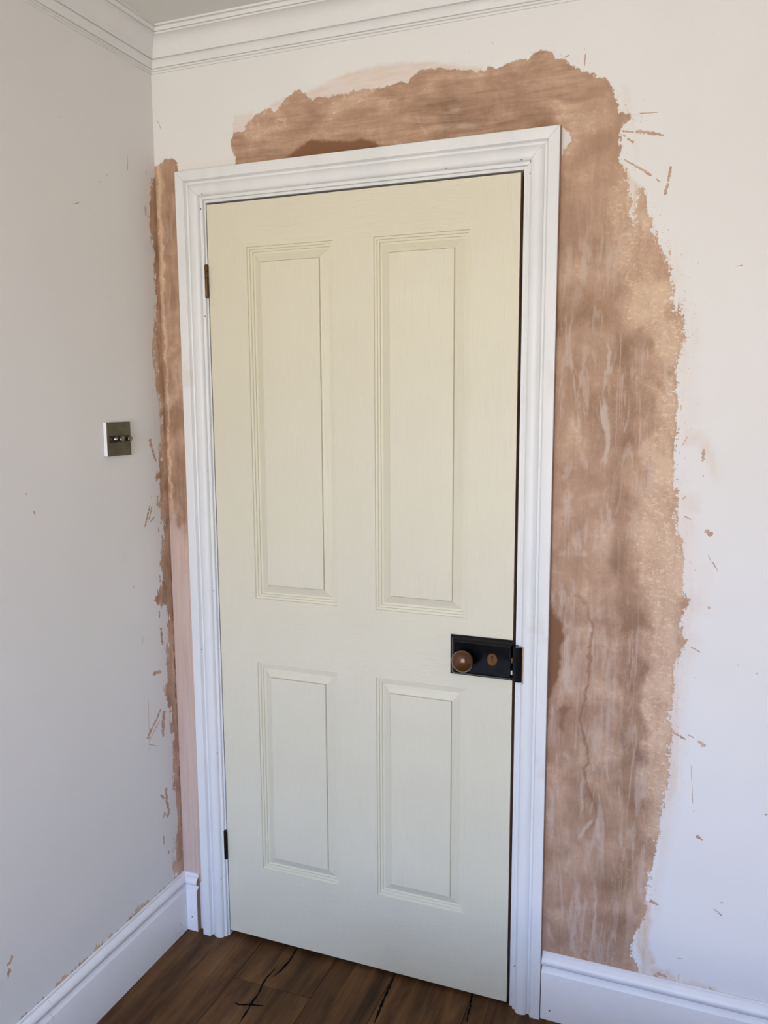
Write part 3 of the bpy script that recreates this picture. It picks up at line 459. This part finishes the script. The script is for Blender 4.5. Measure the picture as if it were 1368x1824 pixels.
def strip_fields(X, Y, sd):
    tone = .52 + .8 * (fbm(X * 60, Y * 5, 0, 4) - .5) + .55 * np.exp(-((X - .011 - .006 * (fbm(Y * 9, Y * 2, 3, 3) - .5)) / .004) ** 2) * sstep(1.15, 1.3, Y)  # streaky tone, plus a pale highlight line painted beside the corner
    pink = 1 - sstep(1.08, 1.22, Y + .25 * (fbm(X * 25, Y * 12, 2, 3) - .5))
    return dict(tone=tone, crumb=.05 + 0 * X, haze=.8 + 0 * X, dark=.25 * sstep(.72, .85, fbm(X * 20, Y * 8, 3, 4)), wash=add_polys(X, Y, P['wash'][-1:], 'max'), pink=pink)
sp = patch('plaster_strip', wall_back, 'y', 0.0, .120, .150, 2.135, .0025, lambda X, Y: poly_sd(X, Y, [[-.03, p[1]] if p[0] < .012 else p for p in DATA['strip']], .05), strip_fields)
tag(sp, 'narrow strip of streaky plaster between the corner and the door frame')
def left_fields(X, Y, sd):
    tone = .60 + 1.3 * (fbm(X * 55, Y * 6, 0, 4) - .5) - .1 * sstep(.02, .0, -X) + .12 * sstep(.02, .05, -X)
    dk = add_lines(X, Y, [([[-.001, .2], [-.001, .9], [-.0005, 1.12]], .006, .75)])
    return dict(tone=tone, dark=dk, crumb=.25 + 0 * X, drag=.75 + 0 * X, haze=.7 + 0 * X, wash=add_polys(X, Y, [(p, v * .8, s) for p, v, s in DATA['lwash']], 'max'))
lp = patch('plaster_strip', wall_left, 'x', -.66, 0.0, .160, 2.09, .0028, lambda X, Y: np.maximum(poly_sd(X, Y, [[.03, p[1]] if p[0] > -.003 else p for p in DATA['left']], .05), poly_sd(X, Y, DATA['lsk'], .05) ), left_fields, .0011, keep=-.02, rag=.020)
tag(lp, 'ragged smear of brown plaster down the room corner')

def splashes(name, parent, plane, lst, extra=()):
    v = []; f = []
    rr = random.Random(11)
    def blob(pts):
        n0 = len(v); cx_ = sum(p[0] for p in pts) / len(pts); cy_ = sum(p[1] for p in pts) / len(pts)
        for a, b_ in pts: v.append((a, b_, .00005))
        for a, b_ in pts: v.append((cx_ + (a - cx_) * .75, cy_ + (b_ - cy_) * .75, .0006))
        n = len(pts)
        for k in range(n): f.append((n0 + k, n0 + (k + 1) % n, n0 + n + (k + 1) % n, n0 + n + k))
        f.append(tuple(n0 + n + k for k in range(n)))
    for pl, r0, r1 in lst:
        p = np.array(pl); cum = np.r_[0, np.cumsum(np.hypot(*np.diff(p, axis=0).T))]; Ltot = cum[-1]
        m = max(3, int(Ltot / .0022)); s = np.linspace(0, Ltot, m)
        q = np.c_[np.interp(s, cum, p[:, 0]), np.interp(s, cum, p[:, 1])]; t = np.gradient(q, axis=0); t /= (np.hypot(*t.T)[:, None] + 1e-9); nn = np.c_[-t[:, 1], t[:, 0]]
        u = s / max(Ltot, 1e-9); r = (r0 + (r1 - r0) * u)
        ra = r * np.array([rr.uniform(.25, 1.25) for _ in u]); rb = r * np.array([rr.uniform(.25, 1.25) for _ in u])
        ra[0] *= .6; rb[0] *= .6; ra[-1] *= .6; rb[-1] *= .6
        A_ = q + nn * ra[:, None]; B_ = q - nn * rb[:, None]
        if r0 > .0022 and Ltot > .02:      # broken, brushed look: separate flakes
            k = 0
            while k < m - 2:
                e = min(m - 1, k + rr.randint(5, 16)); blob([tuple(x) for x in A_[k:e + 1]] + [tuple(x) for x in B_[k:e + 1][::-1]]); k = e + (1 if rr.random() < .22 else 0)
        else:
            blob([tuple(x) for x in A_] + [tuple(x) for x in B_[::-1]])
    for cx_, cy_, r in extra:
        a0 = rr.random() * 6; e = rr.uniform(.4, 1)
        blob([(cx_ + r * rr.uniform(.6, 1.2) * math.cos(a0 + k * 1.257) * e, cy_ + r * rr.uniform(.6, 1.2) * math.sin(a0 + k * 1.257)) for k in range(5)])
    vv = [(a, -h, b_) if plane == 'y' else (h, a, b_) for a, b_, h in v]
    o = mesh(name, vv, f, [M_SPL], parent); fix(o); tag(o, kind='stuff'); return o
ex = []; rr = random.Random(3); mp = DATA['main']
for k in range(len(mp) - 7):
    a, b_ = mp[k], mp[k + 1]; right = a[0] > 1.12
    cnt = (16 if right and (1.55 < a[1] < 1.98 or .55 < a[1] < .95) else 9 if right else 3 if a[0] > .95 else 1)
    for _ in range(cnt):
        t = rr.random(); x = a[0] + (b_[0] - a[0]) * t; y = a[1] + (b_[1] - a[1]) * t; d = abs(rr.gauss(0, .018))
        ex.append((x + d * (1 if right else .2), y + (0 if right else d) + rr.gauss(0, .004), rr.choice([.0004, .0005, .0006, .0008, .0012])))
splashes('plaster_splashes', wall_back, 'y', P['spl'], ex)
ex = [(min(-.004, p[0] - abs(rr.gauss(0, .012))), p[1] + rr.gauss(0, .015), rr.choice([.0004, .0006, .001])) for p in DATA['left'][:-2] for _ in range(2)]
splashes('plaster_splashes', wall_left, 'x', DATA['lspl'], ex)

# ------------------------------------------------------------------ cornice
cp = [(0, .088), (.0030, .088), (.0030, .0835), (.0080, .0830), (.0080, .0795), (.0055, .0790), (.0055, .0782), (.0095, .0775), (.0108, .0730), (.0130, .0672), (.0172, .0630), (.0190, .0618), (.0150, .0612), (.0150, .0600), (.0195, .0590)]
for k in range(9):
    a = math.radians(4 + 82 * k / 8); cp.append((.0215 + .030 * (1 - math.cos(a)), .0570 - .038 * math.sin(a)))
cp += [(.0520, .0188), (.0520, .0150), (.0490, .0147), (.0490, .0140), (.0535, .0132), (.0545, .0095), (.0570, .0066), (.0595, .0060), (.0575, .0056), (.0575, .0050), (.0610, .0046), (.0610, 0), (0, 0)]
def cornice(name, side):
    r0, r1 = [], []
    for p, q in cp:
        z = CZ - q
        if side == 'left': r0.append((p, RY, z)); r1.append((p, -p, z))
        else: r0.append((p + .0004, -p, z)); r1.append((RX, -p, z))
    o = prism(name, [r0, r1], [M_CORN]); return sharp_smooth(o, .45)
tag(cornice('trim_1', 'left'), 'shaded moulded white cornice running above the light switch wall', 'cornice', kind='structure')
tag(cornice('trim_2', 'back'), 'moulded white cornice running above the door wall', 'cornice', kind='structure')

# ------------------------------------------------------------------ architrave and lining
ap = [(0, 0), (0, .0205), (.0010, .0220), (.0225, .0220), (.0240, .0212), (.0258, .0165), (.0275, .0125), (.0300, .0112), (.0325, .0118), (.0335, .0145)]
for k in range(9):
    a = math.radians(150 - 150 * k / 8); ap.append((.0480 + .0150 * math.cos(a) * 1.0, .0100 + .0105 * max(0, math.sin(a)) ** .8))
ap += [(.0632, .0085), (.0645, .0078), (.0700, .0075), (.0705, .0065), (.0705, 0)]
XO0, XO1, ZO = .0730, 1.0335, 2.0915
surround = tag(link('trim_3', None), 'white moulded architrave and lining framing the cream door', 'door frame', kind='structure')
surround.location = (0, 0, 0)
mi = [1] + [0] * (len(ap) - 1)
g = .0003
o = prism('architrave_leg', [[(XO0 + w, -d, zf(XO0 + w)) for w, d in ap], [(XO0 + w, -d, ZO - w - g) for w, d in ap]], [M_TRIM, M_MDF], surround, mi); sharp_smooth(o)
o = prism('architrave_leg', [[(XO1 - w, -d, zf(XO1 - w)) for w, d in ap], [(XO1 - w, -d, ZO - w - g) for w, d in ap]], [M_TRIM, M_MDF2], surround, mi); sharp_smooth(o)
o = prism('architrave_head', [[(XO0 + w + g, -d, ZO - w) for w, d in ap], [(XO1 - w - g, -d, ZO - w) for w, d in ap]], [M_TRIM, M_MDF], surround, mi); sharp_smooth(o)
JL, JR, JT = XL - .0032, XR + .0068, ZT + .0052
box('lining_jamb', OX0 - .012, JL, .0003, .13, zf(.13), JT + .03, [M_TRIM], surround, .0008)
box('lining_jamb', JR, OX1 + .012, .0003, .13, zf(.97), JT + .03, [M_TRIM], surround, .0008)
box('lining_head', JL, JR, .0003, .13, JT, JT + .03, [M_TRIM], surround, .0008)
box('door_stop', JL, JL + .012, .048, .075, zf(.15), JT, [M_WOODRAW], surround)
box('door_stop', JR - .012, JR, .048, .075, zf(.95), JT, [M_WOODRAW], surround)
box('door_stop', JL + .012, JR - .012, .048, .075, JT - .012, JT, [M_WOODRAW], surround)
def arch_y(x, z):
    w = min(x - XO0 if x < .5 else XO1 - x, 1) if z < 2.0 else min(ZO - z, x - XO0 if x < .2 else 9, XO1 - x if x > .9 else 9)
    w = max(0, min(.0704, w)); return np.interp(w, [a for a, _ in ap[1:-1]], [d for _, d in ap[1:-1]])
def hole(parent, p, ax, r=.0016):
    n = 8; v = []; rr_ = [r * (.7 + .6 * rnd.random()) for _ in range(n)]
    for k in range(n):
        a = k * 2 * math.pi / n; c, s = rr_[k] * math.cos(a), rr_[k] * math.sin(a)
        v.append((p[0] + c, p[1], p[2] + s) if ax == 'y' else (p[0], p[1] + c, p[2] + s))
    f = [tuple(range(n))]
    w = [(q[0], q[1] + .0012, q[2]) if ax == 'y' else (q[0] - .0012, q[1], q[2]) for q in v]
    f += [(k, (k + 1) % n, n + (k + 1) % n, n + k) for k in range(n)]
    return mesh('nail_hole', v + w, f, [M_DARK], parent)
for x, z in [[.9514, 2.031], [.9714, 2.0261], [.1382, 1.9994], [.1494, 2.0325], [.4397, 2.0301], [.7824, 2.0308], [.1398, 1.7357], [.1354, 1.3415], [.1372, 1.0171], [.0988, .8528], [.1352, .5612], [.134, .1892], [.9680, .1377], [.9690, 2.003]]:
    hole(surround, (x, -float(arch_y(x, z)) - .0003, z), 'y')

# ------------------------------------------------------------------ baseboards
bp = [(.0016, 0), (.018, 0), (.018, .1225), (.0172, .1245), (.0060, .1335), (.0060, .1345), (.0095, .1360), (.0135, .1388), (.0165, .1428), (.0180, .1475), (.0172, .1520), (.0145, .1565), (.0105, .1603), (.0075, .1622), (.0060, .1626), (.0055, .1642), (.0055, .1690), (.0040, .1700), (.0016, .1700)]
bl = tag(link('baseboard_left', None), 'tall moulded white baseboard along the switch wall', 'baseboard', kind='structure')
bl.location = (.009, -.5, 0)
def board_l(y0, y1, mit):
    r0 = [(d, y0, zf(0) + h) for d, h in bp]; r1 = [(d, -d if mit else y1, zf(0) + h) for d, h in bp]
    o = prism('board', [r0, r1], [M_BASE], bl); sharp_smooth(o, .6)
    o.matrix_parent_inverse = bl.matrix_basis.inverted(); return o
board_l(-.5387, 0, True); board_l(RY, -.5394, False)
for p in [[.0150, -.0466, .1534], [.018, -.0475, .041], [.0135, -.4628, .1600], [.0115, -.5681, .1630]]:
    h = hole(bl, (p[0] + .0006, p[1], p[2]), 'x'); h.matrix_parent_inverse = bl.matrix_basis.inverted()
bb = tag(link('baseboard_back', None), 'moulded white baseboard pieces either side of the door frame', 'baseboard', kind='structure')
o = prism('board', [[(d + .0003, -d, zf(.03) + h) for d, h in bp], [(.0530, -d, zf(.03) + h) for d, h in bp]], [M_BASE, M_MDF], bb, None, True, (0, 1)); sharp_smooth(o, .6)
o = prism('board', [[(1.0350, -d, zf(x_) + h + .002) for d, h in bp for x_ in (1.035,)], [(RX, -d, zf(1.035) + h + .002) for d, h in bp]], [M_BASE, M_MDF], bb, None, True, (1, 0)); sharp_smooth(o, .6)
for x, y, z in [[.035, -.0130, .1595], [.0347, -.018, .0515], [1.056, -.0150, .1700], [1.0574, -.018, .0500], [1.4081, -.0150, .1690]]:
    hole(bb, (x, y - .0006, z), 'y')

# ------------------------------------------------------------------ door
door = tag(link('door_1', None), 'cream four-panel wood-grained door with a black rim lock', 'door', kind='structure')
TH = .044
px = [(.2615, .4970), (.6020, .8360)]; pz = [(.2385, .8290), (1.0050, 1.8995)]
prof = [(0, 0), (.0008, .0036), (.0060, .0042), (.0068, .0078), (.0118, .0084), (.0126, .0122), (.0170, .0128), (.0362, .0046), (.0370, .0064), (.0380, .0012), (.0388, .0008)]
v = []; f = []; mi = []
def addq(pts, m):
    n0 = len(v); v.extend(pts); f.append(tuple(range(n0, n0 + len(pts)))); mi.append(m)
xsx = [XL, px[0][0], px[0][1], px[1][0], px[1][1], XR]; zsz = [ZB, pz[0][0], pz[0][1], pz[1][0], pz[1][1], ZT]
for i in range(5):
    for j in range(5):
        if i in (1, 3) and j in (1, 3): continue
        hor = i not in (0, 4) and j in (0, 2, 4)
        addq([(xsx[i], 0, zsz[j]), (xsx[i + 1], 0, zsz[j]), (xsx[i + 1], 0, zsz[j + 1]), (xsx[i], 0, zsz[j + 1])], 1 if hor else 0)
for a, c in px:
    for d, e in pz:
        def ring(k):
            s, y = prof[k]; return [(a + s, y, d + s), (c - s, y, d + s), (c - s, y, e - s), (a + s, y, e - s)]
        for k in range(len(prof) - 1):
            r, q = ring(k), ring(k + 1)
            for t in range(4):
                u = (t + 1) % 4; addq([r[t], r[u], q[u], q[t]], 1 if t in (0, 2) else 0)
        addq(ring(len(prof) - 1), 0)
for pts in ([(XL, 0, ZB), (XL, TH, ZB), (XR, TH, ZB), (XR, 0, ZB)], [(XL, 0, ZT), (XR, 0, ZT), (XR, TH, ZT), (XL, TH, ZT)], [(XL, 0, ZB), (XL, 0, ZT), (XL, TH, ZT), (XL, TH, ZB)], [(XR, 0, ZB), (XR, TH, ZB), (XR, TH, ZT), (XR, 0, ZT)], [(XL, TH, ZB), (XL, TH, ZT), (XR, TH, ZT), (XR, TH, ZB)]):
    addq(pts, 2)
leaf = mesh('leaf', v, f, [M_DOORV, M_DOORH, M_WOODRAW], door, mi)
bm = bmesh.new(); bm.from_mesh(leaf.data); bmesh.ops.remove_doubles(bm, verts=bm.verts, dist=1e-5); bmesh.ops.recalc_face_normals(bm, faces=bm.faces); bm.to_mesh(leaf.data); bm.free()
# hinges: knuckle barrel with joints and a sliver of leaf
def hinge(z0, z1, mat, lab):
    n = 5; r = .0052; pr = []; Lk = (z1 - z0) / n
    pr += [(.0030, -.0016), (.0044, -.0008)]
    for k in range(n):
        a, c = k * Lk, (k + 1) * Lk
        pr += [(r * .86, a), (r, a + .0006), (r, c - .0006), (r * .86, c)]
    pr += [(.0044, z1 - z0 + .0008), (.0030, z1 - z0 + .0016)]
    o = lathe('hinge', pr, (.1466, -.0042, z0), 'z+', [mat], door, 20); sharp_smooth(o, .5)
    tag(o, lab)
    box('hinge_leaf', .1478, .1503, -.0018, .030, z0, z1, [mat], o)
hinge(1.782, 1.862, M_HINGE, 'brown bronze hinge'); hinge(.247, .330, M_HINGED, 'near-black hinge')
# rim lock
lock = link('rim_lock', None, (), door)
tag(lock, 'black iron rim lock with brown knob and brass keyhole')
LX0, LX1, LZ0, LZ1 = .7970, .9486, .8655, .9630
def rr_(x0, x1, z0, z1, y, r=.0, n=4):
    pts = []
    for cx_, cz_, a0 in ((x1 - r, z1 - r, 0), (x0 + r, z1 - r, 90), (x0 + r, z0 + r, 180), (x1 - r, z0 + r, 270)):
        for k in range(n):
            a = math.radians(a0 + 90 * k / (n - 1)); pts.append((cx_ + r * math.cos(a), y, cz_ + r * math.sin(a)))
    return pts
lay = [(0, 0, -.0003, .0012), (0, 0, -.0032, .0012), (.0012, .0005, -.0040, .0015), (.0035, .0008, -.0060, .003), (.0060, .0010, -.0110, .004), (.0085, .0012, -.0165, .005), (.0120, .0014, -.0195, .006), (.0140, .0016, -.0202, .006), (.0148, .0020, -.0192, .006), (.0165, .0025, -.0190, .006)]
rings = [rr_(LX0 + i * 1.15, LX1 - j, LZ0 + i * .9, LZ1 - i * .9, y, r) for i, j, y, r in lay]
o = prism('lock_case', rings, [M_LOCK], lock); sharp_smooth(o, .7)
o = lathe('keyhole_cover', [(.0001, .0186), (.0125, .0186), (.0125, .0200), (.0116, .0208), (.0095, .0208), (.0090, .0202), (.0001, .0202)], (.9035, 0, .9160), 'y-', [M_BRASS], lock, 32, sz=1.22); sharp_smooth(o, .5)
box('keyhole', .9021, .9051, -.0210, -.0200, .9085, .9235, [M_DARK], lock, .0006)
lathe('keyhole_eye', [(.0001, .0200), (.0030, .0200), (.0030, .02105), (.0001, .02105)], (.9036, 0, .9225), 'y-', [M_DARK], lock, 16)
lathe('knob_spindle', [(.011, .0188), (.011, .0215), (.0095, .023), (.0070, .026), (.0065, .036)], (.8405, 0, .9150), 'y-', [M_KNOB], lock, 24)
kp = [(.0065, .034), (.0105, .0355)]
for k in range(13):
    a = math.radians(-52 + 142 * k / 12); kp.append((max(.0001, .0262 * math.cos(a)), .0520 + .0185 * math.sin(a)))
lathe('knob', kp, (.8405, 0, .9150), 'y-', [M_KNOB], lock, 40)
for x, z in ((.9205, .9560), (.9215, .8730)):
    o = lathe('screw', [(.0001, .0040), (.0030, .0050), (.0030, .0080), (.0022, .0092), (.0001, .0096)], (x, 0, z), 'y-', [M_LOCK], lock, 16); sharp_smooth(o)
for z0, z1, m_ in ((.8835, .8935, M_STEEL), (.9120, .9240, M_BRASS)):
    box('bolt', .9470, .9545, -.0165, -.0080, z0, z1, [m_], lock, .0006)
# keep on the architrave
keep = link('lock_keep', None, (), surround); tag(keep, 'black iron lock keep')
kp_ = [(.9516, -.0004), (.9516, -.0195), (.9530, -.0215), (.9600, -.0230), (.9670, -.0225), (.9725, -.0205), (.9748, -.0175), (.9750, -.0004)]
o = prism('keep_box', [[(x, y, .8685) for x, y in kp_], [(x, y, .9525) for x, y in kp_]], [M_LOCK], keep); bevel(o, .0008)
box('cut_edge', .9746, .9772, -.0212, -.0004, .8670, .9545, [M_MDF], keep)

# ------------------------------------------------------------------ light switch on the left wall
sw = tag(link('light_switch', None), 'square bronze toggle light switch on a white back box, on the shaded wall', 'light switch')
sw.location = (0, -.2035, 1.4305)
def sbox(name, x0, x1, y0, y1, z0, z1, mats, par, bev=0): return box(name, x0, x1, y0, y1, z0, z1, mats, par, bev)
sbox('back_box', .0003, .0095, -.0435, .0425, -.0405, .0405, [M_WHITE], sw, .0012)
# plate with a horizontal slot
pl_o = [(-.0430, -.0410), (.0430, -.0410), (.0430, .0410), (-.0430, .0410)]; sl = [(-.0370, -.0085), (.0375, -.0085), (.0375, .0085), (-.0370, .0085)]
v = []; f = []
def rng(L_, x): return [(x, a, b_) for a, b_ in L_]
def ins(L_, d): return [(a - math.copysign(d, a), b_ - math.copysign(d, b_)) for a, b_ in L_]
loops = [rng(pl_o, .0096), rng(pl_o, .0112), rng(ins(pl_o, .0008), .0120), rng(ins(sl, -.0006), .0120), rng(sl, .0114), rng(sl, .0097)]
for l_ in loops: v += l_
for k in range(5):
    for t in range(4): f.append((k * 4 + t, k * 4 + (t + 1) % 4, k * 4 + 4 + (t + 1) % 4, k * 4 + 4 + t))
f.append((20, 21, 22, 23)); mi = [0] * 16 + [1] * 5
fix(mesh('face_plate', v, f, [M_PLATE, M_DARK], sw, mi))
for y in (-.0105, .0185):
    t = lathe('toggle', [(.0080, .0098), (.0080, .0112), (.0062, .0125), (.0062, .0150), (.0048, .0155), (.0046, .0200), (.0056, .0225), (.0070, .0250), (.0078, .0275), (.0074, .0298), (.0058, .0312), (.0001, .0316)], (0, y, 0), 'x+', [M_NICKEL], sw, 24)
o = lathe('screw', [(.0034, .0098), (.0034, .0110), (.0026, .0118), (.0001, .0119)], (0, -.0300, 0), 'x+', [M_BRASS], sw, 16)
lathe('paint_speck', [(.0011, .0119), (.0009, .0124), (.0001, .0125)], (0, .0030, .0255), 'x+', [M_WHITE], sw, 10)

# ------------------------------------------------------------------ unseen low bench, added to shade the door's lower right and the baseboards
M_BENCH = simple('charcoal_bench_fabric', (.075, .072, .075), .9, var=.12, sc=160, bmp=.0006)
M_CUSHION = simple('grey_cushion_fabric', (.20, .19, .185), .9, var=.06, sc=120, bmp=.0006)
bench = tag(link('added_shade_bench', None), 'unseen low charcoal bench with a grey cushion, added to shade the lower door and baseboards', 'bench')
bench.location = (1.33, -1.14, zf(1.33))
for x in (-.70, .70):
    for y in (-.26, .26):
        lathe('foot', [(.014, .0115 if x > 0 else -.0085), (.018, .014 if x > 0 else -.004), (.022, .040)], (x, y, 0), 'z+', [M_HINGED], bench, 16)
box('bench_base', -.78, .78, -.33, .33, .040, .245, [M_BENCH], bench, .015, 3)
box('cushion', -.77, .77, -.32, .32, .246, .352, [M_CUSHION], bench, .030, 4)
